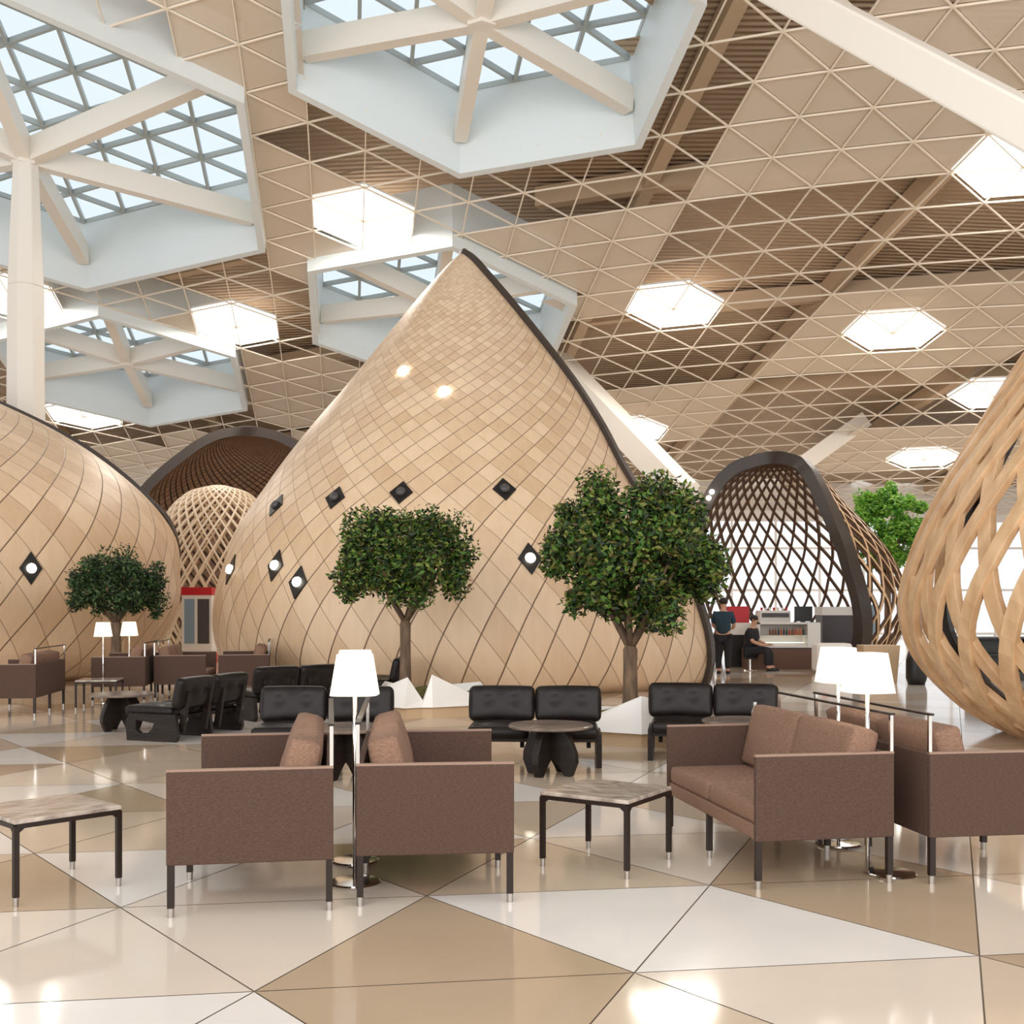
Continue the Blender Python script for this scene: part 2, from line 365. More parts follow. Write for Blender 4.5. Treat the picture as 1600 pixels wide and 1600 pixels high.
LIGHT = [[(-4, [(-6, -6)]), (-3, [(-6, -5)]), (-2, [(-7, -6)]), (-1, [(-7, -7)]), (0, [(0, 2)]), (1, [(-9, -9), (-1, 2)]), (2, [(-10, -10), (-2, 2)]), (3, [(-11, -11), (-3, 1)]), (4, [(-19, -17), (-12, -5)]), (5, [(-17, -16), (-9, -6)]), (6, [(-17, -17), (-9, -7)]), (7, [(-17, -17), (-9, -8)]), (8, [(-17, -16), (-4, 0)]), (9, [(-18, -16), (-5, -1)]), (10, [(-19, -18), (-6, -2)]), (11, [(-26, -25), (-23, -23), (-20, -19), (-7, -3)]), (12, [(-27, -22), (-12, -9), (-5, -5)]), (13, [(-28, -22), (-13, -10)]), (14, [(-29, -23), (-13, -11)]), (15, [(-29, -25), (-14, -12)]), (16, [(-29, -26), (-8, -5)]), (17, [(-9, -5)]), (18, [(-10, -6)]), (19, [(-11, -6)]), (20, [(-8, -7)])], [(-4, [(-6, -5)]), (-3, [(-7, -6)]), (-2, [(-7, -7)]), (-1, [(-8, -8), (1, 2)]), (0, [(-9, -9), (-1, 2)]), (1, [(-10, -9), (-2, 2)]), (2, [(-11, -11), (-3, 1)]), (3, [(-12, -11), (-4, 1)]), (4, [(-20, -17), (-12, -6)]), (5, [(-17, -17), (-9, -7)]), (6, [(-17, -17), (-9, -8)]), (7, [(-17, -17), (-9, -9)]), (8, [(-18, -16), (-5, -1)]), (9, [(-19, -17), (-6, -2)]), (10, [(-20, -18), (-7, -3)]), (11, [(-27, -23), (-20, -20), (-8, -4)]), (12, [(-28, -21), (-13, -10)]), (13, [(-28, -23), (-13, -11)]), (14, [(-29, -24), (-14, -12)]), (15, [(-30, -26), (-15, -13)]), (16, [(-29, -27), (-9, -5)]), (17, [(-10, -6)]), (18, [(-11, -6)]), (19, [(-11, -7)])]]
LT = [set(), set()]
for k in (0, 1):
    for b, runs in LIGHT[k]:
        for a0, a1 in runs:
            for a in range(a0, a1+1): LT[k].add((a, b))
ceil = struct(empty('ceiling'))
gb, pb, db = MB(), MB(), MB()
A0, A1, B0, B1 = -48, 26, -14, 30
inreg = lambda x, y: -33 < x < 33 and 7.5 < y < 52
for a in range(A0, A1):
    for b in range(B0, B1):
        x, y = plan(a, b)
        if inreg(x, y):
            for da, db_ in ((1, 0), (0, 1), (-1, 1)):
                p, q = (a, b), (a+da, b+db_)
                ip, iq = insky(*p, -.03), insky(*q, -.03)
                if ip and iq: continue
                if ip or iq:
                    lo, hi = (1., 0.) if iq else (0., 1.)   # walk from inside to outside
                    ins, out = (1., 0.) if iq else (0., 1.)
                    for _ in range(20):
                        m_ = (ins+out)/2
                        if insky(p[0]+da*m_, p[1]+db_*m_, -.03): ins = m_
                        else: out = m_
                    e = (p[0]+da*out, p[1]+db_*out)
                    p, q = (p, e) if iq else (e, q)
                gb.bar(cpt(*p), cpt(*q), .028, .04)
        for k in (0, 1):
            ids = ((a, b), (a+1, b), (a, b+1)) if k == 0 else ((a+1, b), (a+1, b+1), (a, b+1))
            ca, cb = sum(i[0] for i in ids)/3, sum(i[1] for i in ids)/3
            x, y = plan(ca, cb)
            if not inreg(x, y): continue
            lamp = any(hexd(ca-p, cb-q) < 1 for p, q in LAMPS)
            if not insky(ca, cb, .05):
                D = [cpt(*i, 1.35) for i in ids]; db.add(D, [(0, 2, 1)])
            infr = 8 < y and abs(x) < y*.5+1
            hh = math.sin((a//4)*12.7+(b//4)*7.9)*971.3; hh -= math.floor(hh)
            on = ((a, b) in LT[k]) if infr else hh > .5
            if on and not lamp and not insky(ca, cb, .02):
                cc = cpt(ca, cb, .03); P = [cpt(*i, .03) for i in ids]; P = [p+(cc-p)*.04 for p in P]
                pb.add(P, [(0, 2, 1)])
gb.build('grid_bars', M['grid'], ceil)
pb.build('mesh_panels', M['panelmesh'], ceil)
db.build('roof_deck', M['deck'], ceil)
# deck beams, one object each
for k in range(-26, 16, 5):
    for fam in (0, 1):
        pts = []
        for t in range(-40, 60):
            i = (k+.5, t) if fam == 0 else (t-k*.0, k+.5)
            if fam == 0: i = (k+.5-t, t)            # along b-a
            x, y = plan(*i)
            if inreg(x, y): pts.append(i)
        run = []
        def flush(run):
            if len(run) < 3: return
            mb = MB()
            for p, q in zip(run[:-1], run[1:]): mb.bar(cpt(*p, 1.02), cpt(*q, 1.02), .34, .5)
            mb.build('beam', M['beam'], ceil)
        for i in pts:
            if insky(*i, .6): flush(run); run = []
            else: run.append(i)
        flush(run)
# two raised white fascia beams seen at the right
def px3(px, py, Y): return Vector(((px-800)/1700*Y, Y, 1.5+(945-py)/1700*Y))

# skylights: window_1 .. window_4
for n_, (ca, cb, r, seg) in enumerate(SKY):
    root = struct(empty('window_%d' % (n_+1)), ['hexagonal skylight with a thin white branch beam, top centre', 'largest hexagonal skylight above the white column, top left',
        'hexagonal skylight half hidden behind the tall timber cocoon tip', 'small far hexagonal skylight right of the white column'][n_], 'skylight')
    V = [(1, 0), (0, 1), (-1, 1), (-1, 0), (0, -1), (1, -1)]
    H1 = 1.45; hz = -.45 if n_ == 1 else 0.
    def sp(da, db_, dz): return cpt(ca+da, cb+db_, dz)
    wall = MB(); flg = MB(); lip = .14
    for i in range(6):
        a, b = V[i], V[(i+1) % 6]
        ri, ro = r, r+lip
        pts = [sp(a[0]*q, a[1]*q, z) for q, z in ((ri, -.33), (ro, -.33), (ro, H1+.2), (ri-.12, H1))]+[sp(b[0]*q, b[1]*q, z) for q, z in ((ri, -.33), (ro, -.33), (ro, H1+.2), (ri-.12, H1))]
        wall.add(pts, [(0, 4, 5, 1), (1, 5, 6, 2), (2, 6, 7, 3), (3, 7, 4, 0)])
        fl1 = [sp(a[0]*q, a[1]*q, 1.36) for q in (ro-.02, r+1.1)]+[sp(b[0]*q, b[1]*q, 1.36) for q in (ro-.02, r+1.1)]
        flg.add(fl1, [(0, 1, 3, 2)])
    wall.build('frame', M['skywhite'], root); flg.build('roof_flange', M['deck'], root)
    for v in V:
        MB().bar(sp(0, 0, .35+hz), sp(v[0]*(r-.12), v[1]*(r-.12), .55), .3, .55).build('beam', M['steelwhite'], root)
    MB().cyl(sp(0, 0, .06+hz), sp(0, 0, .66+hz), .32, n=6).build('hub', M['steelwhite'], root)
    gl = MB(); st = (r-.1)/seg; mu = MB()
    for i in range(-seg, seg+1):
        for j in range(-seg, seg+1):
            if hexd(i, j) > seg: continue
            for da, db_ in ((1, 0), (0, 1), (-1, 1)):
                if hexd(i+da, j+db_) <= seg:
                    mu.bar(sp(i*st, j*st, H1+.06), sp((i+da)*st, (j+db_)*st, H1+.06), .085, .13)
            if hexd(i+1, j) <= seg and hexd(i, j+1) <= seg:
                gl.add([sp(i*st, j*st, H1+.12), sp((i+1)*st, j*st, H1+.12), sp(i*st, (j+1)*st, H1+.12)], [(0, 2, 1)])
            if hexd(i+1, j) <= seg and hexd(i+1, j-1) <= seg:
                gl.add([sp(i*st, j*st, H1+.12), sp((i+1)*st, j*st, H1+.12), sp((i+1)*st, (j-1)*st, H1+.12)], [(0, 1, 2)])
    mu.build('mullions', M['mullion'], root); gl.build('pane', M['skyglass'], root)

# hexagonal luminous ceiling fixtures
LL = ['glowing hexagonal ceiling light just above the tall cocoon tip, upper left of it', 'glowing hexagonal ceiling light above the far left gridshell, beside the small skylight',
      'glowing hexagonal ceiling light cut by the top right edge of the photo', 'glowing hexagonal ceiling light right of the tall cocoon flank',
      'glowing hexagonal ceiling light inside the large pale panel at right', 'glowing hexagonal ceiling light half behind the big wooden lattice at right',
      'lowest and farthest glowing hexagonal ceiling light at right, above the green tree', 'glowing hexagonal ceiling light between the two arches, beside the white raking column',
      'glowing hexagonal ceiling light at the left edge behind the white column', 'glowing hexagonal ceiling light just over the left cocoon roof line']
for (a, b), lab in zip(LAMPS, LL):
    o = cpt(a, b, .10); t = thing('ceiling_light', lab, 'ceiling light', o, 0, 'hexagonal ceiling lights')
    V = [(1, 0), (0, 1), (-1, 1), (-1, 0), (0, -1), (1, -1)]
    P = [cpt(a+v[0]*.99, b+v[1]*.99, .10)-o for v in V]
    mb = MB(); mb.add([(0, 0, 0)]+P, [(0, (i+1) % 6+1, i+1) for i in range(6)]); mb.build('diffuser', M['hexlight'], t)
    d = bpy.data.lights.new('lamp_light', 'AREA'); d.shape = 'DISK'; d.size = 2.5; d.energy = LAMP_POWER; d.color = (1, .92, .83)
    lo = bpy.data.objects.new('lamp_light', d); C.objects.link(lo); lo.location = (0, 0, -.14); lo.parent = t
    hb = MB(); hb.add(P+[p+Vector((0, 0, .06)) for p in P], [(i, (i+1) % 6, (i+1) % 6+6, i+6) for i in range(6)]+[tuple(range(6, 12))]); hb.build('housing', M['white'], t)

# far glass wall
FW = 52.
wz = lambda x: zf(x, FW)+.1
wall = struct(empty('wall_back'))
mb = MB(); gl = MB()
for i in range(-16, 16):
    x0, x1 = i*2.1, (i+1)*2.1
    mb.bar((x0, FW, 0), (x0, FW, wz(x0)), .08, .16, (0, 1, 0))
    gl.add([(x0, FW+.05, 0), (x1, FW+.05, 0), (x1, FW+.05, wz(x1)), (x0, FW+.05, wz(x0))], [(0, 1, 2, 3)])
for z in (.12, 2.2, 4.2):
    mb.bar((-33.6, FW, z), (33.6, FW, z), .1, .1)
hd = MB(); hd.add([(-34, FW, wz(-34)-.5), (34, FW, wz(34)-.5), (34, FW, wz(34)+2.5), (-34, FW, wz(-34)+2.5)], [(0, 1, 2, 3)])
mb.build('mullions', M['white'], wall); gl.build('pane', M['glass'], wall)
hd.build('header', M['white'], wall, solid=.2)

# ------------------------------------------------------------------ columns
hubp = cpt(-11.0, -1.1, -.38)
col = MB(); 
for z0, z1, w0, w1 in ((0, 9.0, .98, .86), (9.0, hubp.z, .86, .6)):
    col.cyl((hubp.x, hubp.y, z0), (hubp.x, hubp.y, z1), w0/2, w1/2, 8)
tag(col.build('column', M['steelwhite'], bevel=.02), 'white tapering column rising under the largest skylight at left', 'column')
a_, b_ = Vector((2.1, 18.3, zf(2.1, 18.3))), Vector((8.93, 4.8, 0))
tag(MB().bar(a_, b_, .52, .42).build('raking_column', M['steelwhite'], bevel=.03), 'white raking strut crossing the top right corner near the camera', 'column')
a_, b_ = Vector(((868-800)/1700*36.7, 36.7, 9.75)), Vector((5.24, 33, 4.86))
tag(MB().bar(a_, b_, .9, .7).bar(b_+Vector((-.05, 0, .3)), (5.24, 33, 0), .8, .7, (0, 1, 0)).build('raking_column', M['steelwhite']), 'white raking column behind the right flank of the tall cocoon', 'column')
a_, b_ = px3(1352, 655, 41), px3(1240, 735, 41)
o = MB().bar(a_, b_, .6, .4, (0, 1, 0)).build('trim_1', M['steelwhite']); struct(o)

# ------------------------------------------------------------------ cocoons
class Cocoon:
    """rows of (z, cx, cy, r, phi_a, phi_b): circular section arcs from phi_a to phi_b (degrees)"""
    def __init__(s, rows, N, asp, rmin=.5, asplow=None):
        s.T = np.array(rows, float); s.N, s.asp = N, asp
        z = s.T[:, 0]; s.z0, s.z1 = z[0], z[-1]
        n = 400; zz = s.z0+(s.z1-s.z0)*np.sin(np.linspace(0, PI/2, n)); s.zz = zz
        s.V = np.stack([s.herm(z, s.T[:, k], zz) for k in range(1, 6)], 1)
        r = np.maximum(s.V[:, 2], rmin); ds = np.sqrt(np.diff(zz)**2+np.diff(s.V[:, 2])**2)
        ap = asp if asplow is None else asplow+(asp-asplow)*np.clip(zz[1:]/4., 0, 1)
        s.vv = np.concatenate([[0], np.cumsum(ds*N/(2*PI*(r[1:]+r[:-1])/2)*ap)])
    @staticmethod
    def herm(x, y, xs):
        n = len(x); d = np.zeros(n); h = np.diff(x); dl = np.diff(y)/h
        for i in range(1, n-1): d[i] = 0 if dl[i-1]*dl[i] < 0 else (dl[i-1]*h[i]+dl[i]*h[i-1])/(h[i-1]+h[i])
        d[0], d[-1] = dl[0], dl[-1]
        i = np.clip(np.searchsorted(x, xs)-1, 0, n-2); t = (xs-x[i])/h[i]
        return (2*t**3-3*t**2+1)*y[i]+(t**3-2*t**2+t)*h[i]*d[i]+(-2*t**3+3*t**2)*y[i+1]+(t**3-t**2)*h[i]*d[i+1]
    def lev(s, z): return [float(np.interp(z, s.zz, s.V[:, k])) for k in range(5)]
    def P(s, z, ph):
        cx, cy, r, a, b = s.lev(z); return Vector((cx+r*math.cos(ph), cy+r*math.sin(ph), z))
    def nrm(s, z, ph):
        e = 1e-2; zz = max(s.z0+e, min(s.z1-e, z)); tz = s.P(zz+e, ph)-s.P(zz-e, ph); tp = Vector((-math.sin(ph), math.cos(ph), 0))
        return tp.cross(tz).normalized()
    def shell(s, name, m, parent, nz=70, nphi=140, solid=.12):
        zi = np.linspace(0, len(s.zz)-1, nz+1).astype(int); vs, uvs = [], []
        for i in zi:
            z = s.zz[i]; cx, cy, r, a, b = s.V[i]
            for j in range(nphi+1):
                ph = R(a+(b-a)*j/nphi); vs.append((cx+r*math.cos(ph), cy+r*math.sin(ph), z)); uvs.append((ph/(2*PI)*s.N, s.vv[i]))
        n = nphi+1; fs = [(i*n+j, i*n+j+1, (i+1)*n+j+1, (i+1)*n+j) for i in range(nz) for j in range(nphi)]
        mb = MB(); mb.add(vs, fs); o = mb.build(name, m, parent, smooth=True)
        uv = o.data.uv_layers.new(name='UVMap')
        buf = np.array([uvs[l.vertex_index] for l in o.data.loops], dtype=np.float32).ravel(); uv.data.foreach_set('uv', buf)
        if solid:
            md = o.modifiers.new('solid', 'SOLIDIFY'); md.thickness = solid; md.offset = -1
        return o
    def rim(s, name, m, parent, w=.14, d=.22, n=60, both=True):
        zs = [s.zz[int(k)] for k in np.linspace(0, (len(s.zz)-1)*.93, n)]
        path = [(z, R(s.lev(z)[4]), 1) for z in zs]
        pts = [s.P(z, ph) for z, ph, _ in path]
        if both:
            pa = [s.P(z, R(s.lev(z)[3])) for z in zs[::-1]]; p0, p3 = pts[-1], pa[0]
            t0 = (pts[-1]-pts[-2]).normalized(); t1 = (pa[0]-pa[1]).normalized(); h = (p3-p0).length*.42+.02
            p1, p2 = p0+t0*h, p3+t1*h
            for k in range(1, 10):
                t = k/10; pts.append(p0*(1-t)**3+p1*3*t*(1-t)**2+p2*3*t*t*(1-t)+p3*t**3); path.append((min(s.z1, pts[-1].z), 0, 0))
            pts += pa; path += [(z, 0, 0) for z in zs[::-1]]
        mb = MB(); ring = []
        for i, (z, ph, _) in enumerate(path):
            t = (pts[min(i+1, len(pts)-1)]-pts[max(i-1, 0)]).normalized(); L5 = s.lev(z); nn = (pts[i]-Vector((L5[0], L5[1], z-.55*L5[2]*(z/s.z1)**2))).normalized(); sd = t.cross(nn).normalized(); nn = sd.cross(t).normalized(); p = pts[i]
            ring.append([p-sd*w/2-nn*d*.65, p+sd*w/2-nn*d*.65, p+sd*w/2+nn*d*.35, p-sd*w/2+nn*d*.35])
        vs = [q for r_ in ring for q in r_]; k = len(ring)
        fs = [(i*4+j, i*4+(j+1) % 4, (i+1)*4+(j+1) % 4, (i+1)*4+j) for i in range(k-1) for j in range(4)]+[(3, 2, 1, 0), (k*4-4, k*4-3, k*4-2, k*4-1)]
        mb.add(vs, fs); return mb.build(name, m, parent)
    def strips(s, w, d, m, parent, name='lattice', each=False, step=.12, zlo=0., off=0., two=False):
        allm = MB(); res = []
        vmax = s.vv[-1]
        for sg in (1, -1):
            for k in range(s.N):
                run = []
                def flush(run):
                    if len(run) < 3: return
                    ring = []
                    for i, (z, ph) in enumerate(run):
                        z2, p2 = run[min(i+1, len(run)-1)]; z1, p1 = run[max(i-1, 0)]
                        t = (s.P(z2, p2)-s.P(z1, p1)).normalized(); nn = s.nrm(z, ph); sd = t.cross(nn).normalized(); nn = sd.cross(t).normalized()
                        p = s.P(z, ph)+nn*(off*sg)
                        ring.append([p-sd*w/2-nn*d/2, p+sd*w/2-nn*d/2, p+sd*w/2+nn*d/2, p-sd*w/2+nn*d/2])
                    vs = [q for r_ in ring for q in r_]; K = len(ring)
                    fs = [(i*4+j, i*4+(j+1) % 4, (i+1)*4+(j+1) % 4, (i+1)*4+j) for i in range(K-1) for j in range(4)]+[(3, 2, 1, 0), (K*4-4, K*4-3, K*4-2, K*4-1)]
                    if each: res.append(MB().add(vs, fs).build(name, m, parent, bevel=.006))
                    else:
                        allm.add(vs, fs)
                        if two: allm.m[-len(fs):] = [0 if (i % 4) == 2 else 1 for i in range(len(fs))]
                nst = int(vmax/step*1.0)+1
                for q in range(nst+1):
                    v = vmax*q/nst; z = float(np.interp(v, s.vv, s.zz)); ph = 2*PI/s.N*(k+sg*v)
                    _, _, _, a, b = s.lev(z); pd = math.degrees(ph)
                    while pd < a: pd += 360
                    while pd > a+360: pd -= 360
                    if a <= pd <= b and z >= zlo: run.append((z, R(pd)))
                    else: flush(run); run = []
                flush(run)
        if not each: res.append(allm.build(name, m, parent))
        return res
#END_COCOON_CLASS
MAINR = [(0.00,-0.612,23.00,5.05),(0.40,-0.696,23.00,5.259),(0.90,-0.787,23.00,5.330),(1.50,-0.880,23.00,5.250),(2.20,-0.954,23.00,5.016),
 (3.00,-1.059,23.00,4.620),(4.00,-1.081,23.00,3.962),(5.00,-1.010,23.00,3.302),(6.00,-0.953,23.00,2.542),(7.00,-0.974,23.00,1.742),(7.80,-1.005,23.00,1.087),(8.40,-1.027,23.00,0.568),(8.75,-1.032,23.00,0.246),(8.9,-1.035,23.0,.08)]
MAIN = Cocoon([(*r, -260, -35) for r in MAINR], 54, 1.0, asplow=.5)
main = thing('timber_cocoon', 'tall teardrop cocoon clad in pale wood diamonds with a dark rim, in the middle', 'pavilion', (0, 0, 0))
MAIN.shell('shell', M['shingle'], main); MAIN.rim('rim', M['rim'], main, .16, .26)
LR = [(0.00,-12.880,23.20,4.588),(0.40,-12.880,23.20,5.007),(0.90,-12.880,23.20,5.290),(1.50,-12.880,23.20,5.531),(2.20,-12.880,23.20,5.551),(3.00,-12.880,23.20,5.463),
 (3.70,-12.880,23.20,5.023),(4.40,-12.880,23.20,4.293),(5.00,-12.880,23.20,3.472),(5.60,-12.880,23.20,2.371),(6.10,-12.880,23.20,1.170),(6.35,-12.88,23.2,.4),(6.42,-12.88,23.2,.1)]
LB = [50, 50, 50, 45, 36, 21, 13, 14, 16, 19, 22, 22, 22]
LEFT = Cocoon([(*r, -200, b) for r, b in zip(LR, LB)], 50, .95, asplow=.5)
left = thing('timber_cocoon', 'rounded cocoon of pale wood diamonds at the left edge, in front of the white column', 'pavilion')
LEFT.shell('shell', M['shingle'], left); LEFT.rim('rim', M['rim'], left, .3, .2)
BR = [(0, 4.0), (1.5, 4.2), (3.4, 4.3), (5.05, 3.7), (6.3, 2.35), (6.85, 1.55), (7.1, 1.0), (7.25, .4)]
BACK = Cocoon([(z, -.244*(36-.42*r), 36, r, -25, 205) for z, r in BR], 60, 1.0)
back = thing('timber_cocoon', 'far brown arched cocoon with a dark rim between the two pale timber cocoons', 'pavilion')
BACK.shell('shell', M['brownshingle'], back); BACK.rim('rim', M['rim'], back, .2, .3)
SR = [(0, 1.9), (1.0, 2.05), (2.7, 1.95), (3.5, 1.75), (4.1, 1.4), (4.5, 1.05), (4.75, .65), (4.87, .2)]
SML = Cocoon([(z, -8.35, 31, r, -270, 90) for z, r in SR], 34, .55)
sml = thing('lattice_dome', 'small pale lattice dome in front of the far brown arch', 'pavilion')
SML.strips(.05, .05, M['palelattice'], sml)
CR = [(0.00,6.782,27.0,2.300,-61.6,183),(0.40,6.823,27.0,2.450,-62.5,183),(0.90,6.918,27.0,2.619,-66.4,182),(1.50,6.978,27.0,2.731,-71.0,181),(2.20,6.874,27.0,2.617,-71.3,178),
 (2.80,6.800,27.0,2.385,-70.0,175),(3.40,6.640,27.0,2.055,-65.4,172),(4.00,6.466,27.0,1.679,-57.5,171),(4.40,6.405,27.0,1.410,-52,170),(4.80,6.40,27.0,1.067,-47,170),(5.00,6.43,27.0,0.800,-45,170),(5.15,6.47,27.0,0.350,-45,170)]
CAFE = Cocoon(CR, 38, .46)
cafe = thing('lattice_cocoon', 'open wooden lattice cocoon with a thick black arch housing the cafe', 'pavilion')
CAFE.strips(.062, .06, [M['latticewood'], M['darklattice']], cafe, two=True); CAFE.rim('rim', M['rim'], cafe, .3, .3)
NR = list(zip((0, .25, .6, 1.0, 1.5, 2.0, 2.7, 3.5, 4.5, 5.5), (1.99, 2.48, 2.89, 3.18, 3.29, 3.19, 2.91, 2.46, 1.85, 1.08)))+[(6.2, .45), (6.5, .15)]
NEAR = Cocoon([(z, 7.8, 12.0, r, 128, 370) for z, r in NR], 36, .40)
near = thing('lattice_cocoon', 'big near cocoon of curved crossing wooden slats at the right edge', 'pavilion')
NEAR.strips(.17, .08, M['latticewood'], near, 'slat', True, off=.02); NEAR.rim('rim', M['black'], near, .12, .14)

def niche(co, parent, z, ph, wd, hg, mode):
    p = co.P(z, ph); n = co.nrm(z, ph); t = Vector((-math.sin(ph), math.cos(ph), 0)); u = n.cross(t).normalized()
    def q(a, b, c): return p+t*a+u*b+n*c
    if mode != 'spot':
        mb = MB(); D = [(-wd/2, 0), (0, -hg/2), (wd/2, 0), (0, hg/2)]
        mb.prism(D, -.02, .02, q)  # flat plate, a recess's shade given by its black colour
        o = mb.build('niche_plate', M['black'], parent); o['label'] = 'flat black diamond plate in place of a shaded recess'
        for i in range(4):
            a, b = D[i], D[(i+1) % 4]
            pass
        l = MB(); l.lathe([(.0, -.07), (.05, -.06), (.085, -.02), (.09, .0), (.07, .04), (.0, .06)], (0, 0, 0), 16)
        l.v = [tuple(q(v[0], v[1], .04+v[2])) for v in l.v]
        l.build('lamp', M['globe'] if mode == 'lit' else M['greydark'], o, smooth=True)
    else:
        l = MB(); l.lathe([(0, -.02), (.1, -.02), (.1, .05), (.0, .07)], (0, 0, 0), 16)
        l.v = [tuple(q(*v)) for v in l.v]; l.build('spotlight', M['spotglow'], parent)
NICHE = [(0, 3.491, -1.3489, 0.42, 0.5, 'off'), (0, 3.428, -1.7622, 0.42, 0.5, 'off'), (0, 3.377, -2.0509, 0.42, 0.5, 'off'), (0, 3.325, -2.399, 0.42, 0.5, 'off'), (0, 2.27, -1.3149, 0.42, 0.6, 'lit'), (0, 1.884, -2.1347, 0.42, 0.6, 'lit'), (0, 2.187, -2.262, 0.42, 0.6, 'lit'), (0, 2.161, -2.606, 0.42, 0.6, 'lit'), (0, 5.936, -2.0146, 0.42, 0.5, 'spot'), (0, 5.422, -1.6611, 0.42, 0.5, 'spot'), (1, 2.157, -0.7085, 0.42, 0.6, 'lit')]
for which, z, ph, wd, hg, mode in NICHE:
    niche(MAIN if which == 0 else LEFT, main if which == 0 else left, z, ph, wd, hg, mode)
# little white spotlights on the cafe arch and far arch rims
for co, par, z, side in ((CAFE, cafe, 4.3, 4), (CAFE, cafe, 4.15, 4), (CAFE, cafe, 1.62, 4), (CAFE, cafe, 1.4, 4), (BACK, back, 5.6, 3)):
    ph = R(co.lev(z)[side]); p = co.P(z, ph)+Vector((0, -.25, 0))
    MB().cyl(p, p+Vector((0, -.06, 0)), .06, n=10).build('spotlight', M['spotglow'], par)

# ------------------------------------------------------------------ sofas
def make_sofa():
    """back along x=0, seat opens towards +x, length along y 0..L"""
    L, D = 1.48, .79; t = thing('sofa', '', 'sofa', group='brown two-seat sofas')
    for y0 in (0, L-.035):
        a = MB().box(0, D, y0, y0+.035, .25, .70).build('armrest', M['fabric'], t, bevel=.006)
        MB().bar((0, y0+.0175, .703), (D, y0+.0175, .703), .03, .012).build('edge_highlight', M['edge_highlight'], a)
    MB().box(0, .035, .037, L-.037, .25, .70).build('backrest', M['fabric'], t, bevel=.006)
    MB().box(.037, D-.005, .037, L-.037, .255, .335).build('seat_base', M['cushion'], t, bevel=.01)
    for k in (0, 1):
        y0 = .04+k*(L-.08)/2; wdt = (L-.08)/2-.006
        mb = rbox(MB(), D-.05, wdt, .11, .025, Matrix.Translation((.04+(D-.05)/2, y0+wdt/2, .388)), n=12, puff=.004)
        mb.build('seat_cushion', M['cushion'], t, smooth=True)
        mx = Matrix.Translation((.175, y0+wdt/2, .635)) @ Matrix.Rotation(R(-14), 4, 'Y')
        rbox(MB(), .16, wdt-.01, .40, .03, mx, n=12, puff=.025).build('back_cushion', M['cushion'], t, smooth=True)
    for y in (.02, L/2, L-.02):
        for x in (.02, D-.02):
            MB().box(x-.016, x+.016, y-.016, y+.016, .045, .262).build('leg', M['leg'], t)
            lg = kids(t)[-1]
    return t
def finish_legs(t):
    for lg in [k for k in kids(t) if k.name.split('.')[0] == 'leg']:
        bb = lg.data.vertices; x = sum(v.co.x for v in bb)/len(bb); y = sum(v.co.y for v in bb)/len(bb)
        f = MB().cyl((x, y, 0), (x, y, .045), .015, .017, 12).build('foot_cap', M['steel'], lg); f['label'] = 'short chrome foot'
sofa = make_sofa()
L_ = 1.48
for y in (.02, L_-.02): MB().box(.0, .018, y-.009, y+.009, .70, .905).build('back_post', M['chrome'], sofa)
MB().box(-.004, .024, .0, L_, .905, .917).build('back_rail', M['leg'], sofa)
finish_legs(sofa)
def place_sofa(near, ang, side, label, first=[True]):
    """near = near corner (x,y) at the back edge; side=+1 opens right, -1 opens left"""
    if side > 0: loc, rz = (near[0], near[1], 0), R(ang)
    else:
        d = Vector((-math.sin(R(ang)), math.cos(R(ang)))); loc = (near[0]+d.x*L_, near[1]+d.y*L_, 0); rz = R(ang+180)
    if first[0]:
        first[0] = False; sofa.location = loc; sofa.rotation_euler = (0, 0, rz); sofa['label'] = label; return sofa
    return dup(sofa, None, loc, rz, label)
place_sofa((-.875, 5.33), 9.5, -1, 'brown fabric two-seat sofa facing left, nearest on the left')
place_sofa((-.775, 5.40), 5.6, 1, 'brown fabric two-seat sofa facing right, back to back with the left sofa at the lamp')
place_sofa((2.06, 5.86), 10.3, -1, 'brown fabric two-seat sofa facing left with its seat visible, right of the centre table')
place_sofa((2.24, 5.83), 8.5, 1, 'brown fabric sofa facing right, cut by the right edge')
place_sofa((-6.37, 14.55), 8, -1, 'brown fabric sofa side panel cut by the left edge in the middle distance')
place_sofa((-5.62, 16.67), 10, -1, 'brown fabric sofa facing left beneath the two small distant lamps')
place_sofa((-5.60, 17.0), 9, 1, 'brown fabric sofa back to back behind the two small distant lamps')
place_sofa((-3.88, 17.4), 12, -1, 'farthest brown fabric sofa in front of the pale lattice dome')

# ------------------------------------------------------------------ floor lamps
def make_lamp(off=0.):
    t = thing('floor_lamp', '', 'lamp', group='white-shaded floor lamps')
    MB().lathe([(.0, 0), (.135, 0), (.14, .008), (.13, .016), (.03, .022), (.0, .024)], (off, 0, 0), 40).build('base', M['chrome'], t, smooth=False)
    mb = MB().cyl((0, 0, .018), (0, 0, 1.15), .012, n=14); mb.build('pole', M['chrome'], t, smooth=True)
    sh = MB(); n = 4
    prof = ((1.016, .126), (1.234, .092))
    vs = []
    for z, r in prof:
        for i in range(32):
            a = 2*PI*i/32; q = (abs(math.cos(a))**5+abs(math.sin(a))**5)**(-1/5); vs.append((r*q*math.cos(a), r*q*math.sin(a), z))
    sh.add(vs, [(i, (i+1) % 32, 32+(i+1) % 32, 32+i) for i in range(32)])
    o = sh.build('lamp_shade', M['shade'], t, smooth=True)
    MB().lathe([(0, 0), (.02, .01), (.033, .05), (.025, .085), (0, .1)], (0, 0, 1.08), 12).build('bulb', M['globe'], t, smooth=True)
    d = bpy.data.lights.new('bulb_light', 'POINT'); d.energy = 5; d.color = (1, .85, .65); d.shadow_soft_size = .04
    lo = bpy.data.objects.new('bulb_light', d); C.objects.link(lo); lo.location = (0, 0, 1.13); lo.parent = t
    return t
